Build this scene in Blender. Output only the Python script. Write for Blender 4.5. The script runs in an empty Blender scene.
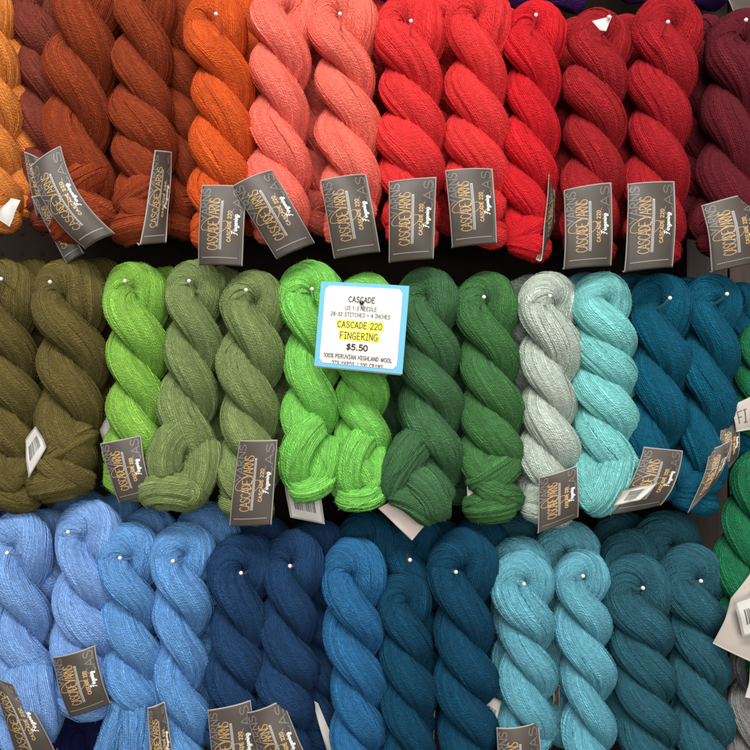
import bpy, math, random
import numpy as np
from mathutils import Vector

# ------------------------------------------------------------------ camera, light, exposure
SC = bpy.context.scene
D = 0.80                                   # metres from the lens to the front plane of hanging yarn
cam = bpy.data.cameras.new('camera'); camo = bpy.data.objects.new('camera', cam)
SC.collection.objects.link(camo)
camo.location = (0, -D, 0); camo.rotation_euler = (math.radians(90), 0, 0)
cam.sensor_width = 36; cam.lens = 36*D/0.75
cam.clip_start = 0.01; cam.clip_end = 50
SC.camera = camo

world = bpy.data.worlds.new('World'); SC.world = world; world.use_nodes = True
world.node_tree.nodes['Background'].inputs[0].default_value = (1.0, 0.97, 0.93, 1)
world.node_tree.nodes['Background'].inputs[1].default_value = 0.19

def area(name, loc, target, sx, sy, power, col):
    l = bpy.data.lights.new(name, 'AREA'); l.shape = 'RECTANGLE'; l.size = sx; l.size_y = sy
    l.energy = power; l.color = col
    o = bpy.data.objects.new(name, l); SC.collection.objects.link(o); o.location = loc
    o.rotation_euler = (Vector(target)-Vector(loc)).to_track_quat('-Z', 'Y').to_euler()
area('ceiling_light', (-0.35, -1.5, 1.75), (0, 0, 0.0), 1.6, 0.4, 66, (1.0, 0.965, 0.91))
area('front_fill', (0.35, -2.1, 0.35), (0, 0, -0.05), 2.0, 1.3, 38, (1.0, 0.97, 0.93))  # added fill from behind the camera to soften the shading, not a shop fitting
SC.view_settings.view_transform = 'Standard'; SC.view_settings.look = 'None'
SC.view_settings.exposure = 0.12; SC.view_settings.gamma = 1.0

# ------------------------------------------------------------------ helpers
def srgb(c):
    return tuple(((v/255)/12.92 if v/255 <= .04045 else ((v/255+.055)/1.055)**2.4) for v in c)

def W(px, py, y=0.0):
    """picture units (1/750 of the frame width, 1 mm on the front plane) to a real point at depth y"""
    k = (D+y)/D/1000
    return np.array([(px-375)*k, y, (375-py)*k])

def link(o, parent=None):
    SC.collection.objects.link(o)
    if parent is not None: o.parent = parent
    return o

def thing(name, label, cat, group=None):
    o = bpy.data.objects.new(name, None); o.empty_display_size = .01; link(o)
    o['label'] = label; o['category'] = cat
    if group: o['group'] = group
    return o

def mesh_np(name, verts, faces, mats, parent=None, uv=None, mi=None, smooth=True):
    """verts (N,3) in world metres; faces: (M,4) array or list; uv: per-vertex (N,2)"""
    me = bpy.data.meshes.new(name)
    verts = np.asarray(verts, dtype=np.float32)
    if parent is not None: verts = verts - np.array(parent_loc(parent), dtype=np.float32)
    if isinstance(faces, np.ndarray):
        M, k = faces.shape
        me.vertices.add(len(verts)); me.vertices.foreach_set('co', verts.ravel())
        me.loops.add(M*k); me.loops.foreach_set('vertex_index', faces.astype(np.int32).ravel())
        me.polygons.add(M)
        me.polygons.foreach_set('loop_start', np.arange(0, M*k, k, dtype=np.int32))
    else:
        me.from_pydata([tuple(v) for v in verts], [], faces)
    if uv is not None:
        l = me.uv_layers.new(name='UVMap')
        li = np.empty(len(me.loops), dtype=np.int32); me.loops.foreach_get('vertex_index', li)
        l.data.foreach_set('uv', np.asarray(uv, dtype=np.float32)[li].ravel())
    for m in (mats if isinstance(mats, (list, tuple)) else [mats]): me.materials.append(m)
    if mi is not None: me.polygons.foreach_set('material_index', np.asarray(mi, dtype=np.int32))
    me.polygons.foreach_set('use_smooth', np.full(len(me.polygons), smooth))
    me.update(calc_edges=True); me.validate()
    o = bpy.data.objects.new(name, me)
    return link(o, parent)

def parent_loc(p):
    v = np.zeros(3)
    while p is not None:
        v = v + np.array(p.location); p = p.parent
    return v

# ------------------------------------------------------------------ materials
def newmat(name):
    m = bpy.data.materials.new(name); m.use_nodes = True
    nt = m.node_tree; b = nt.nodes['Principled BSDF']
    return m, nt, b

def yarn_mat(name, col, var=1.0):
    m, nt, b = newmat(name); N = nt.nodes.new; L = nt.links.new
    uvn = N('ShaderNodeUVMap'); uvn.uv_map = 'UVMap'
    sep = N('ShaderNodeSeparateXYZ'); L(uvn.outputs[0], sep.inputs[0])
    def math_(op, a, b_=None, c=None):
        n = N('ShaderNodeMath'); n.operation = op
        for i, v in enumerate((a, b_, c)):
            if v is None: continue
            if isinstance(v, (int, float)): n.inputs[i].default_value = v
            else: L(v, n.inputs[i])
        return n.outputs[0]
    def comb(x, y, z=0.0):
        n = N('ShaderNodeCombineXYZ')
        for i, v in enumerate((x, y, z)):
            if isinstance(v, (int, float)): n.inputs[i].default_value = v
            else: L(v, n.inputs[i])
        return n.outputs[0]
    def noise(vec, scale, detail=2.0, rough=.5):
        n = N('ShaderNodeTexNoise'); n.noise_dimensions = '2D'
        n.inputs['Scale'].default_value = scale; n.inputs['Detail'].default_value = detail
        n.inputs['Roughness'].default_value = rough; L(vec, n.inputs['Vector']); return n.outputs[0]
    U, V = sep.outputs[0], sep.outputs[1]
    w1 = noise(comb(math_('MULTIPLY', U, .06), math_('MULTIPLY', V, .022)), 1.0, 1)
    U2 = math_('ADD', U, math_('MULTIPLY', math_('SUBTRACT', w1, .5), 7.0))     # threads wander and cross
    pu = 1.6
    q = math_('DIVIDE', U2, pu); idx = math_('FLOOR', q); fr = math_('SUBTRACT', q, idx)
    th = math_('POWER', math_('SINE', math_('MULTIPLY', fr, math.pi)), .6)      # one rounded thread
    wn = N('ShaderNodeTexWhiteNoise'); wn.noise_dimensions = '1D'; L(idx, wn.inputs['W'])
    rnd = wn.outputs['Value']
    # the plies of each thread run round it as slanted knobs
    ph = math_('ADD', math_('ADD', math_('DIVIDE', V, 2.4), math_('MULTIPLY', fr, .75)), math_('MULTIPLY', rnd, 7.0))
    wv = noise(comb(math_('MULTIPLY', idx, 3.7), math_('MULTIPLY', V, .25)), 1.0, 1)
    ph = math_('ADD', ph, math_('MULTIPLY', wv, 1.6))
    ply = math_('POWER', math_('ABSOLUTE', math_('SINE', math_('MULTIPLY', ph, math.pi))), .7)
    fz = noise(comb(U, V), .9, 4, .75)
    bund = noise(comb(math_('MULTIPLY', U2, .22), math_('MULTIPLY', V, .012)), 1.0, 2, .5)
    h = math_('MULTIPLY', th, math_('ADD', .22, math_('MULTIPLY', ply, .88)))
    h = math_('ADD', h, math_('MULTIPLY', rnd, .14))
    h = math_('ADD', h, math_('MULTIPLY', fz, .7))
    h = math_('ADD', h, math_('MULTIPLY', bund, .5))
    bp = N('ShaderNodeBump'); bp.inputs['Strength'].default_value = 1.0
    bp.inputs['Distance'].default_value = .0013
    L(h, bp.inputs['Height']); L(bp.outputs[0], b.inputs['Normal'])
    # thread to thread dye variation
    k = math_('ADD', math_('MULTIPLY', math_('SUBTRACT', rnd, .5), .14*var), 1.0)
    k = math_('ADD', k, math_('MULTIPLY', math_('SUBTRACT', fz, .5), .45*var))
    wn2 = N('ShaderNodeTexWhiteNoise'); wn2.noise_dimensions = '2D'; L(comb(idx, math_('FLOOR', ph)), wn2.inputs['Vector'])
    k = math_('ADD', k, math_('MULTIPLY', math_('SUBTRACT', wn2.outputs['Value'], .5), .34*var))      # flecked, heathered wool
    hs = N('ShaderNodeHueSaturation'); L(k, hs.inputs['Value'])
    hs.inputs['Color'].default_value = (*col, 1)
    L(math_('ADD', math_('MULTIPLY', math_('SUBTRACT', fz, .5), .02), .5), hs.inputs['Hue'])
    L(hs.outputs[0], b.inputs['Base Color'])
    b.inputs['Roughness'].default_value = .92
    b.inputs['Specular IOR Level'].default_value = .06
    b.inputs['Sheen Weight'].default_value = .12
    b.inputs['Sheen Roughness'].default_value = .6
    b.inputs['Sheen Tint'].default_value = (*[min(1, c*1.1+.06) for c in col], 1)
    return m

def paper_mat(name, col, rough=.45, mottling=.12, border=None, spec=.4, bump=.0002):
    m, nt, b = newmat(name); N = nt.nodes.new; L = nt.links.new
    tc = N('ShaderNodeTexCoord')
    n = N('ShaderNodeTexNoise'); n.inputs['Scale'].default_value = 60; n.inputs['Detail'].default_value = 5
    L(tc.outputs['Object'], n.inputs['Vector'])
    mr = N('ShaderNodeMapRange'); mr.inputs['To Min'].default_value = 1-mottling; mr.inputs['To Max'].default_value = 1+mottling
    L(n.outputs[0], mr.inputs[0])
    hs = N('ShaderNodeHueSaturation'); hs.inputs['Color'].default_value = (*col, 1); L(mr.outputs[0], hs.inputs['Value'])
    out = hs.outputs[0]
    if border is not None:                 # printed pale edge, laid out on the card's own UV in millimetres
        uvn = N('ShaderNodeUVMap'); uvn.uv_map = 'UVMap'
        sep = N('ShaderNodeSeparateXYZ'); L(uvn.outputs[0], sep.inputs[0])
        mn = N('ShaderNodeMath'); mn.operation = 'MINIMUM'; L(sep.outputs[0], mn.inputs[0]); L(sep.outputs[1], mn.inputs[1])
        lt = N('ShaderNodeMath'); lt.operation = 'LESS_THAN'; L(mn.outputs[0], lt.inputs[0]); lt.inputs[1].default_value = .9
        mx = N('ShaderNodeMixRGB'); L(lt.outputs[0], mx.inputs[0]); L(out, mx.inputs[1]); mx.inputs[2].default_value = (*border, 1)
        out = mx.outputs[0]
    L(out, b.inputs['Base Color']); b.inputs['Roughness'].default_value = rough
    b.inputs['Specular IOR Level'].default_value = spec
    bp = N('ShaderNodeBump'); bp.inputs['Strength'].default_value = .5; bp.inputs['Distance'].default_value = bump
    L(n.outputs[0], bp.inputs['Height']); L(bp.outputs[0], b.inputs['Normal'])
    return m

MAT = {}
COL = {  # yarn dye colours (as dyed, linearised)
 'peach': (232,132,58), 'plum_brown': (122,52,40), 'rust': (142,54,26), 'orange': (216,80,30),
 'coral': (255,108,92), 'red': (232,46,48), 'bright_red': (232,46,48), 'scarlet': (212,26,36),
 'crimson': (162,28,34), 'crimson2': (168,26,34), 'burgundy': (100,26,36), 'purple': (58,28,96),
 'olive': (102,90,46), 'lime': (130,188,70), 'sage': (122,142,84), 'neon': (120,208,86),
 'forest': (66,112,70), 'forest2': (66,118,64), 'silver': (186,202,188), 'aqua': (120,206,204),
 'ocean': (12,84,112), 'periwinkle': (120,166,234), 'cornflower': (94,152,218), 'navy': (30,62,104),
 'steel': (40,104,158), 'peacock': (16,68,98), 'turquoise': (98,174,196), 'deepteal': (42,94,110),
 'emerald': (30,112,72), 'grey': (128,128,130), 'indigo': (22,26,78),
}
def yarn(c):
    if c not in MAT:
        v = srgb(COL[c]); m = max(v); v = tuple(m*(x/m)**.90 for x in v)
        MAT[c] = yarn_mat('yarn_'+c, v)
    return MAT[c]
M_card = paper_mat('label_card', srgb((66,59,53)), .5, .16, srgb((146,144,140)))
M_white = paper_mat('label_paper', srgb((190,187,182)), .6, .05)
M_pink = paper_mat('label_reverse', srgb((205,190,182)), .6, .05)
M_gold = paper_mat('gold_ink', srgb((182,148,100)), .4, .05)
M_ink_white = paper_mat('white_ink', srgb((214,214,210)), .5, .03)
M_ink_grey = paper_mat('grey_ink', srgb((160,158,154)), .5, .03)
M_ink_faint = paper_mat('faint_ink', srgb((112,108,104)), .4, .03)
M_ink_black = paper_mat('black_ink', srgb((38,36,38)), .6, .03)
M_blue = paper_mat('blue_card', srgb((86,164,196)), .4, .03)
M_cardface = paper_mat('white_card', srgb((204,202,198)), .5, .02)
M_yellow = paper_mat('yellow_highlighter', srgb((250,238,66)), .5, .03)
M_stain = paper_mat('faded_print', srgb((246,226,204)), .5, .03)
M_cream = paper_mat('cream_label', srgb((168,160,152)), .6, .08)
def metal_mat(name, col, rough):
    m, nt, b = newmat(name)
    b.inputs['Base Color'].default_value = (*col, 1); b.inputs['Metallic'].default_value = 1.0
    b.inputs['Roughness'].default_value = rough
    n = nt.nodes.new('ShaderNodeTexNoise'); n.inputs['Scale'].default_value = 300
    r = nt.nodes.new('ShaderNodeMapRange'); r.inputs['To Min'].default_value = rough*.7; r.inputs['To Max'].default_value = rough*1.4
    nt.links.new(n.outputs[0], r.inputs[0]); nt.links.new(r.outputs[0], b.inputs['Roughness'])
    return m
M_metal = metal_mat('zinc_wire', (.75, .74, .72), .3)
m_, nt_, b_ = newmat('hook_tip'); b_.inputs['Base Color'].default_value = (.7, .69, .66, 1); b_.inputs['Roughness'].default_value = .25
M_tip = m_
m_, nt_, b_ = newmat('clear_plastic'); b_.inputs['Base Color'].default_value = (.9, .85, .86, 1); b_.inputs['Roughness'].default_value = .2
b_.inputs['Alpha'].default_value = .45
M_plastic = m_

def pegboard_mat():
    m, nt, b = newmat('brown_pegboard'); N = nt.nodes.new; L = nt.links.new
    tc = N('ShaderNodeTexCoord')
    n = N('ShaderNodeTexNoise'); n.inputs['Scale'].default_value = 25; n.inputs['Detail'].default_value = 8
    L(tc.outputs['Object'], n.inputs['Vector'])
    cr = N('ShaderNodeValToRGB'); cr.color_ramp.elements[0].color = (*srgb((22,15,11)), 1); cr.color_ramp.elements[1].color = (*srgb((44,32,22)), 1)
    L(n.outputs[0], cr.inputs[0])
    L(cr.outputs[0], b.inputs['Base Color']); b.inputs['Roughness'].default_value = .8; b.inputs['Specular IOR Level'].default_value = .15
    return m
def wood_mat():
    m, nt, b = newmat('dark_stained_wood'); N = nt.nodes.new; L = nt.links.new
    tc = N('ShaderNodeTexCoord'); mp = N('ShaderNodeMapping'); mp.inputs['Scale'].default_value = (60, 60, 2.5)
    L(tc.outputs['Object'], mp.inputs[0])
    n = N('ShaderNodeTexNoise'); n.inputs['Scale'].default_value = 1.6; n.inputs['Detail'].default_value = 8; n.inputs['Roughness'].default_value = .65
    L(mp.outputs[0], n.inputs['Vector'])
    cr = N('ShaderNodeValToRGB'); cr.color_ramp.elements[0].position = .35; cr.color_ramp.elements[1].position = .75
    cr.color_ramp.elements[0].color = (*srgb((32,24,20)), 1); cr.color_ramp.elements[1].color = (*srgb((78,56,42)), 1)
    L(n.outputs[0], cr.inputs[0]); L(cr.outputs[0], b.inputs['Base Color']); b.inputs['Roughness'].default_value = .65
    bp = N('ShaderNodeBump'); bp.inputs['Strength'].default_value = .6; bp.inputs['Distance'].default_value = .001
    L(n.outputs[0], bp.inputs['Height']); L(bp.outputs[0], b.inputs['Normal'])
    return m

# ------------------------------------------------------------------ tubes of yarn
def tube(path, rad, nu, rng, twist=0.0, ridge=.5, squash=None, v0=0.0, xt=None):
    """yarn bundle swept along path (N,3) with radius rad (N,), threads spiralling by twist (rad per metre)"""
    path = np.asarray(path); N = len(path)
    T = np.gradient(path, axis=0); T /= np.linalg.norm(T, axis=1)[:, None]
    seg = np.r_[0, np.cumsum(np.linalg.norm(np.diff(path, axis=0), axis=1))]
    n = np.cross(T[0], (0, 1, 0)); n /= np.linalg.norm(n)+1e-9
    NN = np.empty((N, 3)); NN[0] = n
    for i in range(1, N):
        n = n - T[i]*n.dot(T[i]); n /= np.linalg.norm(n); NN[i] = n
    BB = np.cross(T, NN)
    u = np.linspace(0, 2*np.pi, nu+1)
    tw = twist*seg if xt is None else twist*seg+xt
    r0 = float(np.median(rad))
    # bundles of threads as real ridges
    H = np.zeros((N, nu+1)); mm = seg*1000
    for k in range(16):
        nk = rng.integers(3, 34); amp = ridge*.00042/(.6+nk/18)
        dr = 1.3*np.sin(mm/rng.uniform(22, 60)+rng.uniform(0, 6.28))
        H += amp*np.cos(nk*u[None, :]+rng.uniform(0, 6.28)+dr[:, None])
    H += (rad*.05)[:, None]*np.sin(2*u[None, :]+mm[:, None]/rng.uniform(30, 60)+rng.uniform(0, 6))
    H *= (rad/r0)[:, None]
    lo = 1+.035*np.sin(mm/rng.uniform(14, 24)+rng.uniform(0, 6))+.02*np.sin(mm/9+rng.uniform(0, 6))
    R = (rad*lo)[:, None]+H
    ang = u[None, :]+tw[:, None]
    P = path[:, None, :]+R[..., None]*(np.cos(ang)[..., None]*NN[:, None, :]+np.sin(ang)[..., None]*BB[:, None, :])
    uvu = np.broadcast_to(u*r0*1000, (N, nu+1)); uvv = np.broadcast_to((mm+v0)[:, None], (N, nu+1))
    uv = np.stack([uvu, uvv], -1).reshape(-1, 2)
    idx = np.arange(N*(nu+1)).reshape(N, nu+1)
    F = np.stack([idx[:-1, :-1], idx[:-1, 1:], idx[1:, 1:], idx[1:, :-1]], -1).reshape(-1, 4)
    return P.reshape(-1, 3), F[:, ::-1].copy(), uv, (P, uvu, uvv)

def merge(parts):
    V, Fs, U, o = [], [], [], 0
    for p in parts:
        V.append(p[0]); Fs.append(p[1]+o); U.append(p[2]); o += len(p[0])
    return np.concatenate(V), np.concatenate(Fs), np.concatenate(U)

def fuzz(P, rng, count, length=.005, hw=.00006):
    """stray wool fibres standing off the surface grid P (N,nu,3)"""
    N, nu = P.shape[:2]
    i = rng.integers(2, N-4, count); j = rng.integers(0, nu-1, count)
    a = P[i, j]; b = P[i+1, j]; c = P[i, (j+1) % nu]
    t = b-a; t /= np.linalg.norm(t, axis=1)[:, None]+1e-9
    s = c-a; s /= np.linalg.norm(s, axis=1)[:, None]+1e-9
    n = np.cross(s, t); 
    cen = P[i].mean(axis=1); sign = np.sign(((a-cen)*n).sum(1)); n *= sign[:, None]
    d = t*rng.normal(0, 1, (count, 1))+s*rng.normal(0, .7, (count, 1)); d /= np.linalg.norm(d, axis=1)[:, None]
    L = (length*rng.uniform(.4, 1.3, count))[:, None]
    d2 = s*rng.normal(0, 1, (count, 1))
    q = [a, a+d*L*.35+n*L*rng.uniform(.08, .4, (count, 1)), a+d*L*.75+n*L*rng.uniform(.05, .4, (count, 1))+d2*L*.2]
    sd = np.cross(d, n); sd /= np.linalg.norm(sd, axis=1)[:, None]+1e-9; sd *= hw
    V = np.stack([q[0]-sd, q[0]+sd, q[1]+sd, q[1]-sd, q[2]+sd*.4, q[2]-sd*.4], 1).reshape(-1, 3)
    k = (np.arange(count)*6)[:, None]
    F = np.concatenate([k+np.array([[0, 1, 2, 3]]), k+np.array([[3, 2, 4, 5]])])
    uv = np.zeros((len(V), 2)); uv[:, 0] = np.repeat(rng.uniform(0, 80, count), 6); uv[:, 1] = np.repeat(rng.uniform(0, 500, count), 6)
    return V, F, uv

def strays(P, rng, count):
    """single threads that wander across the others on the surface grid P"""
    N, nu = P.shape[:2]; nu -= 1; cen = P[:, :-1].mean(axis=1); V, F, U, o = [], [], [], 0
    for _ in range(count):
        ln_ = int(min(N-6, rng.integers(22, 90))); i0 = int(rng.integers(2, N-ln_-2)) if N-ln_-2 > 2 else 2
        i = np.arange(i0, min(N-2, i0+ln_)); t = np.linspace(0, 1, len(i))
        jf = (rng.uniform(0, nu)+rng.uniform(-.22, .22)*nu*t+rng.uniform(-.04, .04)*nu*np.sin(t*rng.uniform(2, 7)))
        j0 = np.floor(jf).astype(int); fr = (jf-j0)[:, None]
        p = P[i, j0 % nu]*(1-fr)+P[i, (j0+1) % nu]*fr
        n = p-cen[i]; n /= np.linalg.norm(n, axis=1)[:, None]+1e-9
        p = p+n*(-.0004+rng.uniform(.0006, .0016)*np.sin(np.pi*t)**.5)[:, None]
        T = np.gradient(p, axis=0); T /= np.linalg.norm(T, axis=1)[:, None]+1e-9; sdir = np.cross(T, n)
        rr = .00042; m = 5
        ring = np.stack([p+rr*(math.cos(q*2*math.pi/m)*sdir+math.sin(q*2*math.pi/m)*n) for q in range(m)], 1)
        k = len(i); idx = np.arange(k*m).reshape(k, m)+o
        F.append(np.stack([idx[:-1], np.roll(idx[:-1], -1, 1), np.roll(idx[1:], -1, 1), idx[1:]], -1).reshape(-1, 4))
        uu = rng.uniform(0, 90)
        U.append(np.stack([np.broadcast_to(uu+np.arange(m)*.3, (k, m)), np.broadcast_to((i*1.6)[:, None], (k, m))], -1).reshape(-1, 2))
        V.append(ring.reshape(-1, 3)); o += k*m
    return np.concatenate(V), np.concatenate(F), np.concatenate(U)

def lagr(pts, n):
    """smooth curve through 2 to 4 points, evenly respaced"""
    pts = np.array(pts, float); m = len(pts)
    ch = np.r_[0, np.cumsum(np.linalg.norm(np.diff(pts, axis=0), axis=1))]; ch /= ch[-1]
    t = np.linspace(0, 1, 400); C = np.zeros((400, 3))
    if m <= 4:
        for i in range(m):
            w = np.ones(400)
            for j in range(m):
                if j != i: w *= (t-ch[j])/(ch[i]-ch[j])
            C += w[:, None]*pts[i]
    else:
        for k in range(3): C[:, k] = np.interp(t, ch, pts[:, k])
        for _ in range(40): C[1:-1] = (C[:-2]+2*C[1:-1]+C[2:])/4
    s = np.r_[0, np.cumsum(np.linalg.norm(np.diff(C, axis=0), axis=1))]
    q = np.linspace(0, s[-1], n)
    return np.stack([np.interp(q, s, C[:, k]) for k in range(3)], 1), s[-1]

def arc_tube(C, X, T, F, R, r, tilt, th0, th1, n, nu, rng, sq=.9, ridge=.7):
    """a fat wrap of yarn round the front of the skein end"""
    th = np.linspace(th0, th1, n)
    p = C[None]+R*np.cos(th)[:, None]*X[None]+R*sq*np.sin(th)[:, None]*F[None]+(tilt*R*np.cos(th))[:, None]*T[None]
    e = np.linspace(0, 1, n); rr = r*(.55+.45*np.clip(np.sin(np.pi*e)*1.6, 0, 1))
    return tube(p, rr, nu, rng, twist=rng.uniform(-8, 8), ridge=ridge*.6)

SKEINS = {}
def skein(key, color, pts, w, y=0.0, label='', notch=.80, knot='tuck', hang=None, phase=0.0, extras=(), ktilt=None, lod=1.0, side=1):
    seed = sum(ord(ch)*(i+7) for i, ch in enumerate(key)) % 100003
    rng = np.random.default_rng(seed)
    w = w*1.05/1000.0
    notch = notch*.90*rng.uniform(.93, 1.09); phase = phase+rng.uniform(-.35, .3)
    root = thing('yarn_skein', label, 'yarn skein', 'twisted yarn skeins hanging on the wall')
    P3 = [W(px, py, y) for px, py in pts]
    C, L = lagr(P3, 240)
    root.location = C[int(240*.12)]
    a, r = .222*w*rng.uniform(.96, 1.05), .270*w
    Up = C[0]-C[8]; Up /= np.linalg.norm(Up)
    top = a+r*1.0
    bot = {'tuck': .42*w, 'ball': .55*w, 'none': 0.0, 'fan': 0.0, 'plain': .40*w}[knot]
    s_all = np.linspace(0, L, 240)
    S = L-top-bot
    step = .0016/lod
    n = int(S/step); s = np.linspace(0, S, n)
    wob = [rng.uniform(.0006, .0018)*np.sin(s_all/L*rng.uniform(5, 14)+rng.uniform(0, 6)) for _ in range(2)]
    C = C.copy(); C[:, 0] += wob[0]; C[:, 1] += wob[1]
    def at(q):
        return np.stack([np.interp(q, s_all, C[:, k]) for k in range(3)], -1)
    c = at(s+top)
    T = np.gradient(c, axis=0); T /= np.linalg.norm(T, axis=1)[:, None]
    F = np.array([0, -1.0, 0]); X = np.cross(F, T); X /= np.linalg.norm(X, axis=1)[:, None]; X *= side
    pitch = 2*notch*w
    rate = (2*np.pi/pitch)*(1+.10*np.sin(s/S*rng.uniform(4, 8)+rng.uniform(0, 6)))
    rate *= .45+.55*np.clip(s/(.25*w), 0, 1)
    phi = phase+np.r_[0, np.cumsum((rate[1:]+rate[:-1])/2*np.diff(s))]
    env = 1+.06*np.exp(-(s/(.5*w))**2)+.055*np.sin(s/S*rng.uniform(5, 12)+rng.uniform(0, 6))
    ae = (a*env)[:, None]
    hel = -X*np.cos(phi)[:, None]+F[None]*np.sin(phi)[:, None]
    A = c+ae*hel; B = c-ae*hel
    # loop over the hook
    ps = np.linspace(0, np.pi, max(24, int(np.pi*(a+.3*r)/step)))[1:-1]
    X0 = (-hel[0])                       # towards strand B
    ah = ae[0, 0]
    loop = c[0][None]+ah*np.cos(ps)[:, None]*X0[None]+ah*1.1*np.sin(ps)[:, None]*Up[None]
    loop = loop + F[None]*(.10*w*np.sin(ps)*rng.uniform(-.3, .5))[:, None]
    path = np.concatenate([B[::-1], loop, A])
    for _ in range(6): path[1:-1] = (path[:-2]+2*path[1:-1]+path[2:])/4
    s_of = np.concatenate([s[::-1], np.zeros(len(ps)), s])
    rad = r*(np.interp(s_of, s, env))
    if knot != 'none' or extras:
        e = np.clip((S-s_of)/(.35*w), 0, 1); rad = rad*(.62+.38*np.sqrt(e))
    asym = rng.uniform(-.06, .06); rad = rad*(1+asym*np.tanh((np.arange(len(path))-len(path)/2)/20))
    nu = int(84*lod)
    tw = side*rng.uniform(10, 17)
    k_ = np.zeros(len(path)); i0 = len(s)-int(.12*w/step); i1 = len(s)+len(ps)+int(.12*w/step)
    k_[i0:i1] = np.hanning(i1-i0); k_ = np.cumsum(k_); k_ *= side*rng.uniform(1.8, 2.8)/k_[-1]   # the threads splay out from the hook
    tb = tube(path, rad, nu, rng, twist=tw, xt=k_)
    parts = [tb[:3]]
    if lod >= .9: parts += [fuzz(tb[3][0], rng, 5200 if y < .04 else 1500, .0042, .00008), strays(tb[3][0], rng, 16 if y < .04 else 8)]
    elif lod >= .6: parts.append(fuzz(tb[3][0], rng, 700))
    V, Fa, U = merge(parts)
    mat = yarn(color)
    o = mesh_np('twisted_strands', V, Fa, mat, root, U)
    # tucked end
    Te = T[-1]; Xe = X[-1]; E = C[-1]
    kn = max(40, int(60*lod)); knu = int(64*lod)
    def wrapmesh(name, pl):
        ps_ = [p[:3] for p in pl]
        if lod >= .9: ps_ += [fuzz(p[3][0], rng, 500, .0042, .00008) for p in pl]+[strays(p[3][0], rng, 4) for p in pl]
        V, Fa, U = merge(ps_); mesh_np(name, V, Fa, mat, root, U)
    t1 = rng.uniform(.25, .6) if ktilt is None else ktilt
    if knot in ('tuck', 'plain'):
        pl = [arc_tube(E-Te*.56*w, Xe, Te, F, .20*w, .235*w, -t1, -.5, math.pi+.5, kn, knu, rng),
              arc_tube(E-Te*.27*w, Xe, Te, F, .205*w, .225*w, t1*.6, -.6, math.pi+.6, kn, knu, rng)]
        wrapmesh('tucked_end', pl)
    elif knot == 'ball':
        pl = [arc_tube(E-Te*.80*w, Xe, Te, F, .22*w, .27*w, -t1-.25, -.4, math.pi+.3, kn, knu, rng, 1.05, 1.2),
              arc_tube(E-Te*.52*w, Xe, Te, F, .27*w, .235*w, t1+.25, -.3, math.pi*.8, kn, knu, rng, 1.1, 1.2),
              arc_tube(E-Te*.30*w, Xe, Te, F, .25*w, .26*w, -t1*.5, .2, math.pi+.5, kn, knu, rng, 1.1, 1.2)]
        wrapmesh('tucked_end', pl)
    if extras:
        pl = []
        for (ep, er, *rest) in extras:
            pp = [W(q[0], q[1], q[2]/1000) for q in ep]
            cc, ll = lagr(pp, max(24, int(60*lod)))
            tt = np.linspace(0, 1, len(cc)); f0, f1 = (rest[0], rest[1]) if rest else (.75, .75)
            rr = er/1000*(f0+(1-f0)*np.clip(tt*4, 0, 1)**.5)*(f1+(1-f1)*np.clip((1-tt)*4, 0, 1)**.5)
            # rounded closed ends
            cc = np.concatenate([cc[:1]-(cc[1]-cc[0])*0, cc, cc[-1:]])
            cc[0] = cc[1]-(cc[2]-cc[1])*.01; cc[-1] = cc[-2]+(cc[-2]-cc[-3])*.01
            rr = np.r_[rr[0]*.02, rr, rr[-1]*.02]
            # soften cap
            m = min(8, len(rr)//4); cap = np.sqrt(np.clip(np.linspace(0, 1, m+1)[1:], 0, 1)); 
            rr[1:1+m] *= np.minimum(1, cap); rr[-1-m:-1] *= np.minimum(1, cap[::-1])
            pl.append(tube(cc, rr, knu, rng, twist=rng.uniform(-10, 10), ridge=1.0))
        wrapmesh('loose_fold', pl)
    SKEINS[key] = (root, w, y, rng)
    return root

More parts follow.
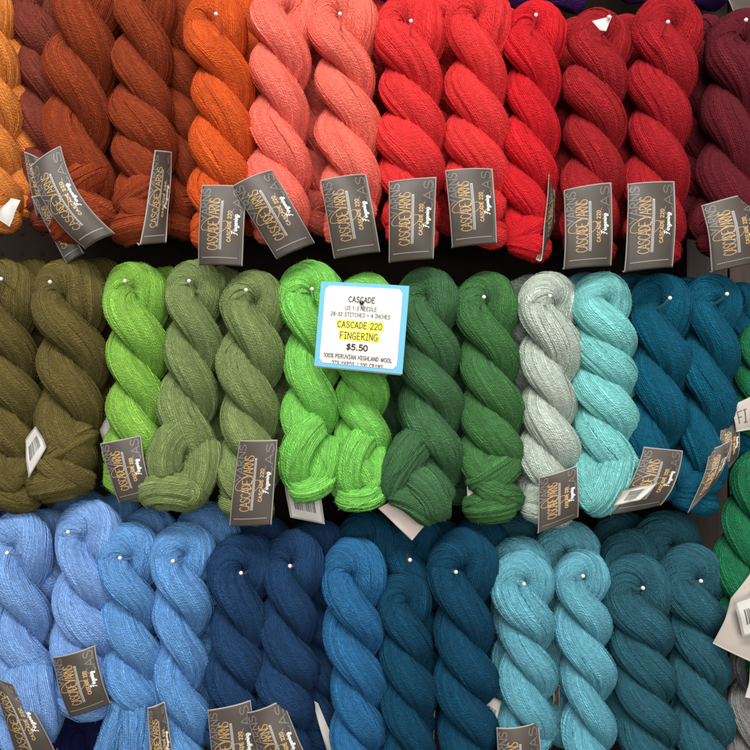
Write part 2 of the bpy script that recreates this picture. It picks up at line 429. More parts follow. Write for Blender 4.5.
# ------------------------------------------------------------------ stroke lettering
def sm(*p): return ('s', p)
def ln(*p): return ('l', p)
G = {
 'A': (4, [ln((0,0),(2,6),(4,0)), ln((.8,2),(3.2,2))]),
 'B': (4, [ln((.3,0),(.3,6)), sm((.3,6),(2.6,5.7),(3,4.4),(.4,3.2)), sm((.4,3.2),(3.2,2.6),(3.3,.8),(.3,0))]),
 'C': (4, [sm((3.8,5),(2.5,6),(.9,5),(.2,3),(.9,1),(2.5,0),(3.8,1))]),
 'D': (4, [ln((.3,0),(.3,6)), sm((.3,6),(2.4,5.6),(3.8,3.4),(3,1.2),(.3,0))]),
 'E': (3.6, [ln((3.4,6),(.3,6),(.3,0),(3.4,0)), ln((.3,3.1),(3,3.1))]),
 'F': (3.6, [ln((3.5,6),(.3,6),(.3,0)), ln((.3,3.1),(2.8,3.1))]),
 'G': (4.2, [sm((3.7,5.2),(2.4,6),(.8,5),(.2,3),(.9,.8),(2.4,0),(3.8,.8),(4,2.6)), ln((2.4,2.6),(4.1,2.6))]),
 'H': (4, [ln((.3,0),(.3,6)), ln((3.7,0),(3.7,6)), ln((.3,3),(3.7,3))]),
 'I': (2.6, [ln((0,6),(2.6,6)), ln((0,0),(2.6,0)), ln((1.3,0),(1.3,6))]),
 'L': (3.3, [ln((.3,6),(.3,0),(3.3,0))]),
 'M': (4.8, [ln((0,0),(.8,6),(2.4,1.5),(4,6),(4.8,0))]),
 'N': (4, [ln((.2,0),(.3,6),(3.7,0),(3.8,6))]),
 'O': (4.4, [sm((2.2,6),(.6,5),(.1,3),(.7,.8),(2.2,0),(3.7,.8),(4.2,3),(3.6,5.2),(2.2,6))]),
 'P': (3.6, [ln((.3,0),(.3,6)), sm((.3,6),(2.8,5.6),(3.2,4),(2,2.9),(.3,2.8))]),
 'R': (3.9, [ln((.3,0),(.3,6)), sm((.3,6),(2.8,5.6),(3.1,4.2),(2,3.2),(.3,3)), ln((1.2,3),(3.8,0))]),
 'S': (3.8, [sm((3.5,5.1),(2.2,6),(.6,5.2),(.8,3.8),(2.2,3.1),(3.5,2.2),(3.2,.7),(1.7,0),(.2,.8))]),
 'T': (4, [ln((0,6),(4,6)), ln((2,6),(2,0))]),
 'U': (4, [sm((.3,6),(.3,2.2),(.9,.5),(2,0),(3.2,.6),(3.7,2.2),(3.7,6))]),
 'V': (4, [ln((0,6),(2,0),(4,6))]),
 'W': (5.4, [ln((0,6),(1.3,0),(2.7,5),(4.1,0),(5.4,6))]),
 'Y': (4, [ln((0,6),(2,3)), ln((4,6),(1.2,0))]),
 '0': (3.8, [sm((1.9,6),(.5,5),(.1,3),(.5,1),(1.9,0),(3.3,1),(3.7,3),(3.3,5),(1.9,6))]),
 '1': (2, [ln((.2,4.8),(1.2,6),(1.2,0))]),
 '2': (3.6, [sm((.3,4.8),(1.2,6),(3,5.6),(3.2,4),(1.8,2),(.2,0)), ln((.2,0),(3.5,0))]),
 '3': (3.6, [sm((.3,5.4),(2,6),(3.1,4.9),(2.6,3.6),(1.4,3.2)), sm((1.4,3.2),(3.2,2.6),(3.2,.8),(1.6,0),(.1,.7))]),
 '4': (3.8, [ln((2.8,0),(2.8,6),(.1,2),(3.8,2))]),
 '5': (3.6, [ln((3.4,6),(.8,6),(.5,3.4)), sm((.5,3.4),(2.2,3.7),(3.4,2.4),(3,.6),(1.5,0),(.1,.7))]),
 '7': (3.4, [ln((.1,6),(3.4,6),(1.2,0))]),
 '8': (3.6, [sm((1.8,3.2),(.5,4.3),(.9,5.7),(1.8,6),(3,5.4),(2.9,4.2),(1.8,3.2),(.3,2),(.6,.5),(1.8,0),(3.2,.6),(3.3,2),(1.8,3.2))]),
 '$': (3.8, [sm((3.5,4.9),(2.2,5.6),(.6,5),(.8,3.7),(2.2,3.1),(3.5,2.3),(3.2,.9),(1.7,.4),(.2,1)), ln((2.3,6.6),(1.5,-.6))]),
 '.': (1.6, [ln((.6,0),(.9,.3))]),
 '-': (2.6, [ln((.3,2.8),(2.3,2.8))]),
 '=': (3.2, [ln((.3,2.1),(2.9,2.1)), ln((.3,3.7),(2.9,3.7))]),
 '%': (4.4, [ln((.6,0),(3.8,6)), sm((1,6),(.2,5.1),(1,4.2),(1.8,5.1),(1,6)), sm((3.4,1.8),(2.6,.9),(3.4,0),(4.2,.9),(3.4,1.8))]),
 '/': (3, [ln((.1,-.4),(2.8,6.2))]),
 ' ': (1.9, []),
 'f_': (4, [sm((4.6,5.6),(3,6.4),(1.6,5.8),(1,6.1)), sm((2.9,6),(2,3),(1,0),(0,-.6)), ln((1,3.2),(3.4,3.5))]),
 'i_': (1.8, [sm((.2,1.4),(1,2.8),(.8,.4),(1.8,.7)), ln((1.5,4),(1.6,4.3))]),
 'n_': (3, [sm((.2,0),(.6,2.8),(.5,1.2),(1.5,2.8),(2.1,2.2),(1.9,.3),(3,.8))]),
 'g_': (2.8, [sm((2.2,2.4),(1,2.8),(.3,1.2),(1,.2),(2,1.2),(2.3,2.6),(1.6,-1.2),(.3,-2.2),(-.2,-1.2),(2.8,.9))]),
 'e_': (2.3, [sm((.2,1.2),(1.6,2),(1.3,2.8),(.5,2),(.6,.3),(1.4,.1),(2.3,.9))]),
 'r_': (2.2, [sm((.2,.6),(.7,2.9),(1,2.3),(1.8,2.5),(1.5,.5),(2.2,.8))]),
}
def poly(st):
    kind, p = st; p = np.array(p, float)
    if kind == 'l': return p
    q = np.vstack([2*p[0]-p[1], p, 2*p[-1]-p[-2]]); out = []
    for i in range(1, len(q)-2):
        for t in np.linspace(0, 1, 5)[:-1]:
            out.append(.5*((2*q[i])+(-q[i-1]+q[i+1])*t+(2*q[i-1]-5*q[i]+4*q[i+1]-q[i+2])*t*t+(-q[i-1]+3*q[i]-3*q[i+1]+q[i+2])*t**3))
    out.append(p[-1]); return np.array(out)
def layout(text, gap=1.0):
    """list of polylines in font units, and total width"""
    toks = [c+'_' if c.islower() else c for c in text]; x = 0; res = []
    for t in toks:
        w_, sts = G[t]
        for st in sts: res.append(poly(st)+np.array([x, 0]))
        x += w_+(gap if not t.endswith('_') else 0)
    return res, x-gap

class Ink:
    """flat printed strokes laid on a surface given by f(s,t,offset)"""
    def __init__(self, f, smm, tmm): self.f, self.smm, self.tmm = f, smm, tmm; self.V, self.F, self.MI = [], [], []
    def quad(self, pts, mi, off=.00025):
        p = [np.array(q, float) for q in pts]; k = len(self.V)
        na = max(1, int(abs(p[1][0]-p[0][0])*self.smm/3)); nb = max(1, int(abs(p[3][1]-p[0][1])*self.tmm/3))
        for i in range(nb+1):
            for j in range(na+1):
                a_, b_ = j/na, i/nb; q = (p[0]*(1-a_)+p[1]*a_)*(1-b_)+(p[3]*(1-a_)+p[2]*a_)*b_
                self.V.append(self.f(q[0], q[1], off))
        for i in range(nb):
            for j in range(na):
                m = k+i*(na+1)+j; self.F.append((m, m+1, m+na+2, m+na+1)); self.MI.append(mi)
    def stroke(self, st, wmm, mi, off=.0003):
        """st: (n,2) in (s,t); ribbon of width wmm"""
        st = np.array(st); q = st*np.array([self.smm, self.tmm])
        if len(q) > 2:                                     # split at sharp corners so both legs keep their width
            dd = np.diff(q, axis=0); dd /= np.linalg.norm(dd, axis=1)[:, None]+1e-9
            for i in range(1, len(q)-1):
                if dd[i-1].dot(dd[i]) < .6:
                    self.stroke(st[:i+1], wmm, mi, off); self.stroke(st[i:], wmm, mi, off+.00001); return
        fine = [q[0]]
        for i in range(len(q)-1):
            m = max(1, int(np.linalg.norm(q[i+1]-q[i])/1.2)); fine += [q[i]+(q[i+1]-q[i])*(j+1)/m for j in range(m)]
        q = np.array(fine)
        d = np.gradient(q, axis=0) if len(q) > 2 else np.repeat([q[-1]-q[0]], len(q), 0)
        if len(q) > 2:                                     # keep corners crisp
            d[0] = q[1]-q[0]; d[-1] = q[-1]-q[-2]
        d /= np.linalg.norm(d, axis=1)[:, None]+1e-9
        n = np.stack([-d[:, 1], d[:, 0]], 1)*wmm/2
        q[0] -= d[0]*wmm*.35; q[-1] += d[-1]*wmm*.35
        sc = np.array([1/self.smm, 1/self.tmm])
        k = len(self.V)
        for a_, n_ in zip(q, n):
            self.V += [self.f(*((a_-n_)*sc), off), self.f(*((a_+n_)*sc), off)]
        for i in range(len(q)-1): self.F.append((k+2*i, k+2*i+1, k+2*i+3, k+2*i+2)); self.MI.append(mi)
    def build(self, name, mats, parent):
        if self.F: return mesh_np(name, self.V, self.F, mats, parent, mi=self.MI, smooth=False)

def bilin(c, s, t):   # c: TL,TR,BR,BL ; t=1 top
    return (c[0]*(1-s)+c[1]*s)*t+(c[3]*(1-s)+c[2]*s)*(1-t)

def add_label(key, corners, kind='front', y=None, bulge=7, bow=0.0, lean=(0, 0, 0, 0), curl=True):
    """folded paper band gripping the skein; corners TL,TR,BR,BL where the writing climbs from bottom to top"""
    root, w, yy, rng = SKEINS[key]
    if y is None: y = yy-w*.5-.006
    else: y = y/1000
    c = [W(px, py, y+lean[i]/1000) for i, (px, py) in enumerate(corners)]
    smm = (np.linalg.norm(c[1]-c[0])+np.linalg.norm(c[2]-c[3]))*500
    tmm = (np.linalg.norm(c[3]-c[0])+np.linalg.norm(c[2]-c[1]))*500
    sd = (c[1]-c[0]+c[2]-c[3]); sd /= np.linalg.norm(sd)
    td = (c[0]-c[3]+c[1]-c[2]); td /= np.linalg.norm(td)
    nf = np.cross(sd, td); nf /= np.linalg.norm(nf)
    if nf[1] > 0: nf = -nf
    wob = rng.uniform(-1, 1, 4); cl = rng.uniform(-.003, .0045, 4)
    def f(s, t, off=0.0):
        tc_ = max(t, 0.0)
        p = bilin(c, s, tc_)
        p = p+nf*(-bulge/1000*((2*s-1)**2)*.8-bulge/1000*.7*(2*tc_-1)**2+.0016*wob[0]*math.sin(3*s+4*t+wob[1]*3)+.0005*math.sin(9*t+5*s*wob[2]+6*wob[3])
             +cl[0]*(s*tc_)**4+cl[1]*((1-s)*tc_)**4+cl[2]*(s*(1-tc_))**4+off)
        p = p+sd*(bow/1000*(1-(2*tc_-1)**2))
        if t < 0:                           # the band folds under and back round the skein
            q = -t*tmm/1000; R_ = .0018; an = min(q/R_, math.pi*.85)
            p = p - td*math.sin(an)*R_*1.0 - nf*(1-math.cos(an))*R_
            if q > R_*math.pi*.85:
                e = q-R_*math.pi*.85; p = p + td*e*.35 - nf*e*.9
        return p
    ns, nt_ = 14, 34
    ts = np.r_[np.linspace(-.10 if curl else 0, 0, 12)[:-1], np.linspace(0, 1, nt_)] if curl else np.linspace(0, 1, nt_)
    ss = np.linspace(0, 1, ns)
    th = .00035
    Vf = [f(s, t, 0) for t in ts for s in ss]; Vb = [f(s, t, -th) for t in ts for s in ss]
    UV = [(min(s, 1-s)*smm, (1-t)*tmm if t > 0 else 50) for t in ts for s in ss]
    nT = len(ts); Fc, MI = [], []
    o = nT*ns
    for i in range(nT-1):
        for j in range(ns-1):
            k = i*ns+j
            Fc.append((k, k+1, k+ns+1, k+ns)); MI.append(0)
            Fc.append((o+k+ns, o+k+ns+1, o+k+1, o+k)); MI.append(1)
    for i in range(nT-1):
        for j in (0, ns-1):
            k = i*ns+j; Fc.append((k, k+ns, o+k+ns, o+k)); MI.append(1)
    for j in range(ns-1):
        for i in (0, nT-1):
            k = i*ns+j; Fc.append((k, k+1, o+k+1, o+k)); MI.append(1)
    m0 = {'front': M_card, 'plain': M_card, 'white': M_white, 'barcode': M_white, 'pink': M_pink, 'cream': M_cream}[kind]
    card = mesh_np('label_band', Vf+Vb, Fc, [m0, M_white], root, UV+UV, MI)
    ink = Ink(f, smm, tmm)
    if kind == 'front':
        # faint oversized background lettering
        def text(s_base, s_top, t0, t1, txt, wd, mi, off=.0003, gap=1.0, jit=False):
            ls, Wd = layout(txt, gap)
            for l in ls:
                st = np.stack([s_base+(s_top-s_base)*l[:, 1]/6, t0+(t1-t0)*l[:, 0]/Wd], 1); ink.stroke(st, wd, mi, off)
        text(.22, .04, .52, 1.0-.05, 'YARNS', .8, 3, .00012, .6)
        text(.93, .74, .58, .96, 'CAS', .8, 3, .00012, .6)
        text(.455, .22, .16, .82, 'CASCADE YARNS', .66, 0, gap=.3)
        # swash round the Y and a long stroke under the C
        for (cs, ct, rs, rt, a0, a1) in ((.27, .49, .21, .07, -.4, 5.2), (.50, .45, .16, .065, -2.2, 2.4)):
            aa = np.linspace(a0, a1, 26); ink.stroke(np.stack([cs+rs*np.cos(aa), ct+rt*np.sin(aa)+.12*(np.cos(aa)*.35)], 1), .5, 0, .00034)
        # grey outlined bar with tiny writing
        ink.quad([(.48, .17), (.535, .17), (.535, .79), (.48, .79)], 2, .0002)
        for k in range(26):
            t0 = .18+.6*k/26; ink.quad([(.49, t0), (.52, t0), (.52, t0+.012), (.49, t0+.012)], 3, .0004)
        text(.725, .65, .27, .66, 'CASCADE 220', .8, 0, gap=1.4)
        ls, Wd = layout('F'.lower()+'ingering')
        for l in ls:
            st = np.stack([.86-.055*l[:, 1]/3+.004*l[:, 0]/Wd, .36+.25*l[:, 0]/Wd], 1); ink.stroke(st, .75, 1)
        for k in range(22):
            s0 = .1+.036*k; ink.quad([(s0, .065), (s0+.026, .065), (s0+.026, .074), (s0, .074)], 2, .0003)
    if kind == 'cream' and key == 'em_a':
        ls, Wd = layout('FI')
        for l in ls: ink.stroke(np.stack([.72-.42*l[:, 1]/6, .86-.3*l[:, 0]/Wd], 1), .8, 4)
    if kind == 'barcode':
        r2 = random.Random(key)
        for q in ([(.0, .0), (1, .0), (1, .05), (0, .05)], [(0, .95), (1, .95), (1, 1), (0, 1)], [(0, 0), (.07, 0), (.07, 1), (0, 1)], [(.93, 0), (1, 0), (1, 1), (.93, 1)]):
            ink.quad(q, 5, .0002)
        x = .2
        while x < .8:
            b_ = r2.choice((.008, .014, .022)); ink.quad([(x, .3), (x+b_, .3), (x+b_, .72), (x, .72)], 4, .0003); x += b_+r2.choice((.012, .02, .03))
    ink.build('lettering', [M_gold, M_ink_white, M_ink_grey, M_ink_faint, M_ink_black, M_card], card)
    return card

# ------------------------------------------------------------------ wall behind
def box(name, x0, x1, y0, y1, z0, z1, mat, parent):
    v = [(x, y, z) for x in (x0, x1) for y in (y0, y1) for z in (z0, z1)]
    f = [(0,1,3,2),(4,6,7,5),(0,4,5,1),(2,3,7,6),(0,2,6,4),(1,5,7,3)]
    return mesh_np(name, v, f, mat, parent, smooth=False)
peg = thing('pegboard_wall', 'dark brown pegboard wall seen in the gaps behind the yarn', 'wall')
M_peg, M_wood = pegboard_mat(), wood_mat()
M_hole = paper_mat('peg_hole_dark', srgb((5,4,4)), .9, 0)
box('pegboard_panel', -.62, .44, .185, .2, -.62, .62, M_peg, peg)
Vh, Fh = [], []
for ix in range(43):
    for iz in range(49):
        cx, cz = -.61+ix*.025, -.60+iz*.025; k = len(Vh)
        for q in range(10): Vh.append((cx+.0032*math.cos(q*.6283), .1842, cz+.0032*math.sin(q*.6283)))
        Fh.append(tuple(range(k, k+10)))
ho = mesh_np('peg_holes', Vh, Fh, M_hole, peg, smooth=False)
wd = thing('plank_wall', 'dark stained wooden boards upright at the right behind the teal yarn', 'wall')
rw = random.Random(4)
x = .352
for k in range(5):
    wdt = rw.uniform(.045, .06)
    box('board', x, x+wdt-.003, .105+rw.uniform(-.003, .003), .13, -.62, .62, M_wood, wd); x += wdt
# horizontal rails that carry the hooks
# ------------------------------------------------------------------ hanging yarn
B = 55
def S_(key, color, pts, w, label, y=0, **k): return skein(key, color, pts, w, y/1000.0, label, **k)
# ---- top row, front
S_('peach_a', 'peach', [(-22,-20),(-12,110),(-4,236)], 62, 'pale orange skein cut by the left edge of the picture in the top row', knot='tuck')
S_('peach_b', 'peach', [(-4,0),(14,110),(32,222)], 58, 'light orange skein just right of the one at the left picture edge, leaning right', y=30)
S_('plum', 'plum_brown', [(45,-16),(46,100),(58,236)], 58, 'plum brown skein between the light orange and the rust ones', y=25)
S_('rust_a', 'rust', [(104,-42),(78,100),(92,246)], 68, 'rust skein leaning left with a long curved grey label across its end', y=0, knot='ball', notch=1.05)
S_('rust_c', 'rust', [(172,-14),(184,110),(176,240)], 56, 'rust skein mostly hidden between the narrow label and the bright orange skein', y=42)
S_('rust_b', 'rust', [(144,-26),(143,100),(143,248)], 60, 'rust skein with a narrow turned grey label, left of the bright orange skein', y=0, knot='ball')
S_('rust_d', 'rust', [(118,-30),(122,90),(116,240)], 56, 'rust skein at the back filling the gap between two rust skeins', y=62)
S_('orange_b', 'orange', [(240,-2),(247,100),(238,236)], 56, 'orange skein hidden behind the gap between bright orange and coral', y=50)
S_('orange_a', 'orange', [(214,-4),(222,110),(216,258)], 62, 'bright orange skein with an upright grey label in the top row')
S_('coral_a', 'coral', [(286,-12),(281,110),(280,252)], 62, 'coral pink skein with its label tilted to the left, beside the orange skein', notch=.86)
S_('coral_b', 'coral', [(340,-8),(347,110),(351,252)], 62, 'coral pink skein with an upright label, directly left of the red skeins', notch=.86)
S_('coral_back0', 'coral', [(316,-4),(316,100),(314,236)], 54, 'coral skein behind, filling the gap between the two front coral ones', y=58)
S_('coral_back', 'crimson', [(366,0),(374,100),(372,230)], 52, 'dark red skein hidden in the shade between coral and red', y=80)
S_('red_a', 'red', [(408,-2),(411,110),(412,254)], 64, 'bright red skein directly right of the coral ones, upright label on its end', notch=.74)
S_('red_b', 'red', [(475,-9),(477,110),(478,250)], 64, 'bright red skein with its label higher than its red neighbour to the left')
S_('red_back', 'red', [(440,0),(446,100),(440,235)], 56, 'red skein behind the gap between the two bright red ones', y=60)
S_('scarlet_back', 'scarlet', [(500,10),(505,110),(502,240)], 54, 'scarlet skein at the back, right of the second bright red skein', y=60)
S_('scarlet', 'scarlet', [(536,7),(531,120),(526,262)], 55, 'slim scarlet skein whose label is turned edge on at its right side', notch=.86)
S_('crimson_back', 'crimson', [(582,24),(574,120),(570,245)], 54, 'crimson skein behind, between the slim scarlet and first crimson skein', y=55)
S_('crimson_a', 'crimson', [(600,13),(595,120),(588,264)], 60, 'crimson skein with a scrap of clear plastic over its hook')
S_('crimson_back2', 'crimson', [(630,20),(626,120),(624,245)], 56, 'crimson skein behind, between the two labelled crimson skeins', y=55)
S_('crimson_b', 'crimson2', [(667,2),(660,120),(650,266)], 64, 'large crimson skein second from the right in the top row', notch=.86)
S_('burgundy_back', 'burgundy', [(706,20),(698,120),(696,245)], 56, 'burgundy skein behind, in the gap between crimson and burgundy', y=55)
S_('burgundy', 'burgundy', [(740,13),(735,120),(722,266)], 66, 'burgundy wine skein at the right edge of the top row', notch=.86)
# ---- purple yarn above the top row
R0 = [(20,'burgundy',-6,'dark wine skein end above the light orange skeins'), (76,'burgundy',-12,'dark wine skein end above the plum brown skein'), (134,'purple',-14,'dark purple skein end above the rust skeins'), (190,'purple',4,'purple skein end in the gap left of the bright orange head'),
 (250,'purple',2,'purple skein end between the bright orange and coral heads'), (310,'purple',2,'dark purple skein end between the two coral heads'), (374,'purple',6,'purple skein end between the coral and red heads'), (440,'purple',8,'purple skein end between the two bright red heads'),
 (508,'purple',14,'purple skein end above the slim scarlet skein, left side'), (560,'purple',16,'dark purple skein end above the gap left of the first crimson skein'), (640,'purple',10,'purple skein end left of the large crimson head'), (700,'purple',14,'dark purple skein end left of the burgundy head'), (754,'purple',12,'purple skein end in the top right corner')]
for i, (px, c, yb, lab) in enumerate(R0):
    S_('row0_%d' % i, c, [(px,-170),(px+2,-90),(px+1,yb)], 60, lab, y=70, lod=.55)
# ---- middle row
S_('olive_c', 'olive', [(34,260),(36,370),(46,486)], 56, 'olive skein hanging behind, between the two front olive skeins', y=50)
S_('olive_a', 'olive', [(2,265),(8,380),(18,512)], 64, 'olive skein at the left edge with a white barcode label sticking out', notch=.8, knot='plain', ktilt=.6)
S_('olive_d', 'olive', [(98,262),(106,360),(102,470)], 54, 'olive skein behind, between the front olive and the lime skein', y=60)
S_('olive_b', 'olive', [(68,264),(73,380),(62,502)], 66, 'olive skein with a big folded knot, second from the left in the middle row', knot='ball')
S_('sage_back0', 'lime', [(170,268),(162,370),(168,480)], 52, 'lime skein behind, between the lime and the first sage skein', y=60)
S_('lime', 'lime', [(135,263),(138,380),(128,500)], 60, 'lime green skein with a tilted label between olive and sage', notch=.86)
S_('sage_a', 'sage', [(196,262),(192,370),(182,500)], 58, 'sage green skein ending in a round folded knot to its lower left', notch=.92, knot='none',
   extras=[([(192,436,-6),(174,440,-20),(166,456,-24),(168,478,-22)], 19), ([(204,440,-2),(202,465,-14),(192,488,-18),(178,500,-10)], 18), ([(196,498,-12),(176,490,-28),(160,490,-26),(153,498,-14)], 18), ([(190,484,-30),(196,494,-36),(188,501,-34)], 6)])
S_('sage_back', 'sage', [(220,270),(222,380),(218,480)], 54, 'sage skein at the back between the two front sage skeins', y=55)
S_('sage_b', 'sage', [(253,272),(251,390),(247,524)], 64, 'sage green skein with an upright label on its end, left of the neon green', notch=.90)
S_('sage_back2', 'sage', [(288,285),(288,380),(284,470)], 52, 'shaded sage skein behind, touching the left neon green skein', y=55)
S_('neon_a', 'neon', [(312,267),(312,370),(308,486)], 58, 'neon green skein with a curled tail over a barcode label', notch=.95, knot='none',
   extras=[([(322,425,-8),(306,436,-20),(297,458,-20),(303,480,-8)], 17), ([(326,436,-6),(324,462,-12),(316,482,-10)], 15), ([(299,486,-10),(310,490,-24),(322,484,-20),(326,474,-8)], 11)])
S_('neon_b', 'neon', [(366,274),(362,390),(360,494)], 56, 'neon green skein hanging under the square price card', notch=.92, knot='none',
   extras=[([(368,440,-2),(356,448,-16),(350,466,-18),(354,490,-10)], 16), ([(374,448,-2),(376,468,-10),(368,492,-12)], 15), ([(344,494,-8),(356,500,-24),(370,497,-22),(376,486,-8)], 11)])
S_('neon_back', 'forest', [(392,290),(386,390),(392,486)], 50, 'dark green skein behind, right of the price card', y=60)
S_('forest_a', 'forest', [(430,270),(428,370),(438,498)], 62, 'forest green skein with a braided looking knot, right of the price card', notch=.86, knot='none',
   extras=[([(424,436,-6),(410,450,-18),(398,472,-20),(392,494,-10)], 18), ([(390,494,-12),(406,496,-24),(424,508,-22),(430,516,-10)], 14), ([(412,478,-14),(426,486,-28),(436,502,-28),(434,514,-18)], 15)])
S_('forest_back', 'forest', [(455,290),(448,390),(456,505)], 52, 'forest green skein behind, between the two front forest green skeins', y=55)
S_('forest_b', 'forest2', [(485,275),(490,390),(493,522)], 60, 'forest green skein whose round knot covers a white label, left of the pale grey', notch=.84, knot='ball')
S_('silver_back', 'silver', [(528,280),(524,390),(528,500)], 54, 'pale grey green skein hanging behind its twin', y=45)
S_('silver', 'silver', [(546,276),(550,390),(545,528)], 60, 'pale grey green skein with a dark label, left of the bright aqua', notch=.92)
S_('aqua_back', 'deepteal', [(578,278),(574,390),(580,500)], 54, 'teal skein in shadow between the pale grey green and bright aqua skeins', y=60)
S_('aqua_back2', 'turquoise', [(584,276),(590,330),(588,400)], 50, 'turquoise skein behind the head of the bright aqua skein', y=35)
S_('aqua', 'aqua', [(600,273),(604,390),(602,503)], 62, 'bright aqua skein in the middle row', notch=.72, knot='none',
   extras=[([(622,452,-6),(612,478,-22),(598,498,-20),(586,500,-8)], 17, .6, .9), ([(590,466,-8),(590,490,-18),(600,502,-18)], 17), ([(614,440,0),(630,464,-16),(636,474,-18)], 10, .9, .3)])
S_('ocean_back', 'ocean', [(636,275),(634,380),(640,500)], 54, 'ocean blue skein behind, right beside the bright aqua one', y=50)
S_('ocean_a', 'ocean', [(662,276),(656,380),(648,502)], 60, 'ocean blue skein above a sideways grey label, right of the aqua', notch=.92)
S_('ocean_back2', 'ocean', [(690,280),(686,380),(690,480)], 54, 'ocean blue skein behind, between the two front ocean blue skeins', y=60)
S_('ocean_back3', 'ocean', [(738,285),(742,380),(732,480)], 50, 'ocean blue skein at the back beside the emerald yarn', y=40)
S_('ocean_b', 'ocean', [(711,276),(706,390),(690,514)], 56, 'ocean blue skein with twin labels fanning to its right', notch=.95)
# ---- bottom row, back ones first
S_('peri_back', 'periwinkle', [(42,512),(44,600),(40,700)], 60, 'periwinkle blue skein behind the leftmost front skein of the bottom row', y=35)
S_('deep_back0', 'cornflower', [(58,590),(56,680),(60,745)], 50, 'blue skein deep in the gap between the two periwinkle skeins', y=75)
S_('corn_back0', 'cornflower', [(76,493),(90,560),(88,660)], 60, 'blue skein at the back above the second periwinkle skein', y=75)
S_('corn_back1', 'cornflower', [(118,497),(122,580),(118,700)], 62, 'cornflower blue skein at the back, under the lime green label', y=80)
S_('corn_back2', 'cornflower', [(150,508),(156,590),(150,720)], 60, 'cornflower blue skein behind the two front cornflower skeins', y=48)
S_('corn_back3', 'cornflower', [(200,508),(214,600),(206,730)], 62, 'cornflower blue skein behind, beside the navy skeins', y=45)
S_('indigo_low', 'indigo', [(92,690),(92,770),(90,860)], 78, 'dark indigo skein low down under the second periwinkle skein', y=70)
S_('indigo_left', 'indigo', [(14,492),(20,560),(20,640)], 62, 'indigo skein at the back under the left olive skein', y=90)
S_('navy_back0', 'navy', [(262,518),(262,600),(262,700)], 60, 'navy skein at the back above the left navy skein', y=60)
S_('navy_back1', 'navy', [(318,520),(320,620),(318,745)], 62, 'navy skein behind, between navy and steel blue', y=45)
S_('steel_back', 'peacock', [(368,513),(366,600),(372,740)], 64, 'peacock blue skein behind the head of the steel blue skein', y=38)
S_('pea_back0', 'peacock', [(414,516),(412,600),(418,730)], 60, 'peacock blue skein behind with a hook ball in front of it', y=36)
S_('pea_back1', 'peacock', [(440,520),(436,600),(434,730)], 60, 'peacock blue skein at the back between the front peacock skeins', y=70)
S_('pea_back2', 'peacock', [(478,520),(484,620),(480,740)], 58, 'peacock blue skein behind, beside the turquoise skeins', y=55)
S_('turq_back0', 'turquoise', [(519,541),(520,620),(512,735)], 56, 'turquoise skein directly behind the left turquoise skein', y=25)
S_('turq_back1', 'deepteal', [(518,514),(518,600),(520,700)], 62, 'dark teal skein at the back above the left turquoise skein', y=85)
S_('turq_back2', 'turquoise', [(568,523),(566,620),(564,745)], 64, 'turquoise skein behind, between the two front turquoise skeins', y=42)
S_('teal_back0', 'deepteal', [(632,533),(624,620),(626,740)], 56, 'dark teal skein right behind the left dark teal skein', y=28)
S_('teal_back1', 'deepteal', [(668,515),(664,620),(672,745)], 62, 'dark teal skein at the back between the two front dark teal skeins', y=45)
S_('teal_back2', 'deepteal', [(624,515),(622,600),(620,700)], 60, 'dark teal skein farthest back under the sideways label', y=90)
# ---- bottom row, front
S_('peri_a', 'periwinkle', [(24,514),(20,620),(32,742)], 62, 'periwinkle blue skein at the left edge of the bottom row', notch=.92, knot='none',
   extras=[([(30,664,-4),(30,690,-16),(36,716,-12),(34,738,0)], 24, .8, .6)])
S_('peri_b', 'periwinkle', [(90,504),(85,610),(86,716)], 62, 'periwinkle blue skein with a squarish dark label on its end', notch=.86)
S_('corn_a', 'cornflower', [(133,527),(130,620),(138,704)], 58, 'cornflower blue skein that fans out into loose strands at the bottom', notch=.92, knot='none',
   extras=[([(134,680,-4),(120,715,-8),(104,765,-4)], 14, .9, 1), ([(140,682,-6),(136,720,-12),(132,770,-6)], 14, .9, 1), ([(146,680,-4),(150,720,-8),(152,772,-4)], 12, .9, 1)])
S_('corn_b', 'cornflower', [(182,526),(182,640),(186,800)], 58, 'cornflower blue skein beside the navy, narrow label at its end', notch=.92)
S_('navy_a', 'navy', [(244,538),(240,630),(228,752)], 60, 'navy blue skein right beside the cornflower ones', notch=.84)
S_('navy_b', 'navy', [(298,533),(288,640),(286,790)], 60, 'navy blue skein left of the steel blue one', notch=.84)
S_('steel', 'steel', [(352,542),(356,640),(362,800)], 58, 'steel blue skein brighter than the navy and peacock beside it', notch=.95)
S_('pea_a', 'peacock', [(405,574),(407,660),(408,810)], 54, 'peacock blue skein hanging lower, with a dark grey label behind it', notch=.98)
S_('pea_b', 'peacock', [(462,534),(464,640),(476,800)], 62, 'large peacock blue skein left of the turquoise ones', notch=.86)
S_('turq_a', 'turquoise', [(525,554),(526,650),(528,775)], 58, 'turquoise skein with a grey label at the bottom edge', notch=.86)
S_('turq_b', 'turquoise', [(580,551),(585,650),(592,800)], 54, 'turquoise skein left of the dark teal ones', notch=.9)
S_('teal_a', 'deepteal', [(634,559),(642,650),(652,800)], 62, 'dark teal skein with a hook ball in its round head, right of the turquoise', notch=.74)
S_('teal_b', 'deepteal', [(688,548),(698,650),(704,800)], 60, 'dark teal skein at the right end of the bottom row', notch=.78)
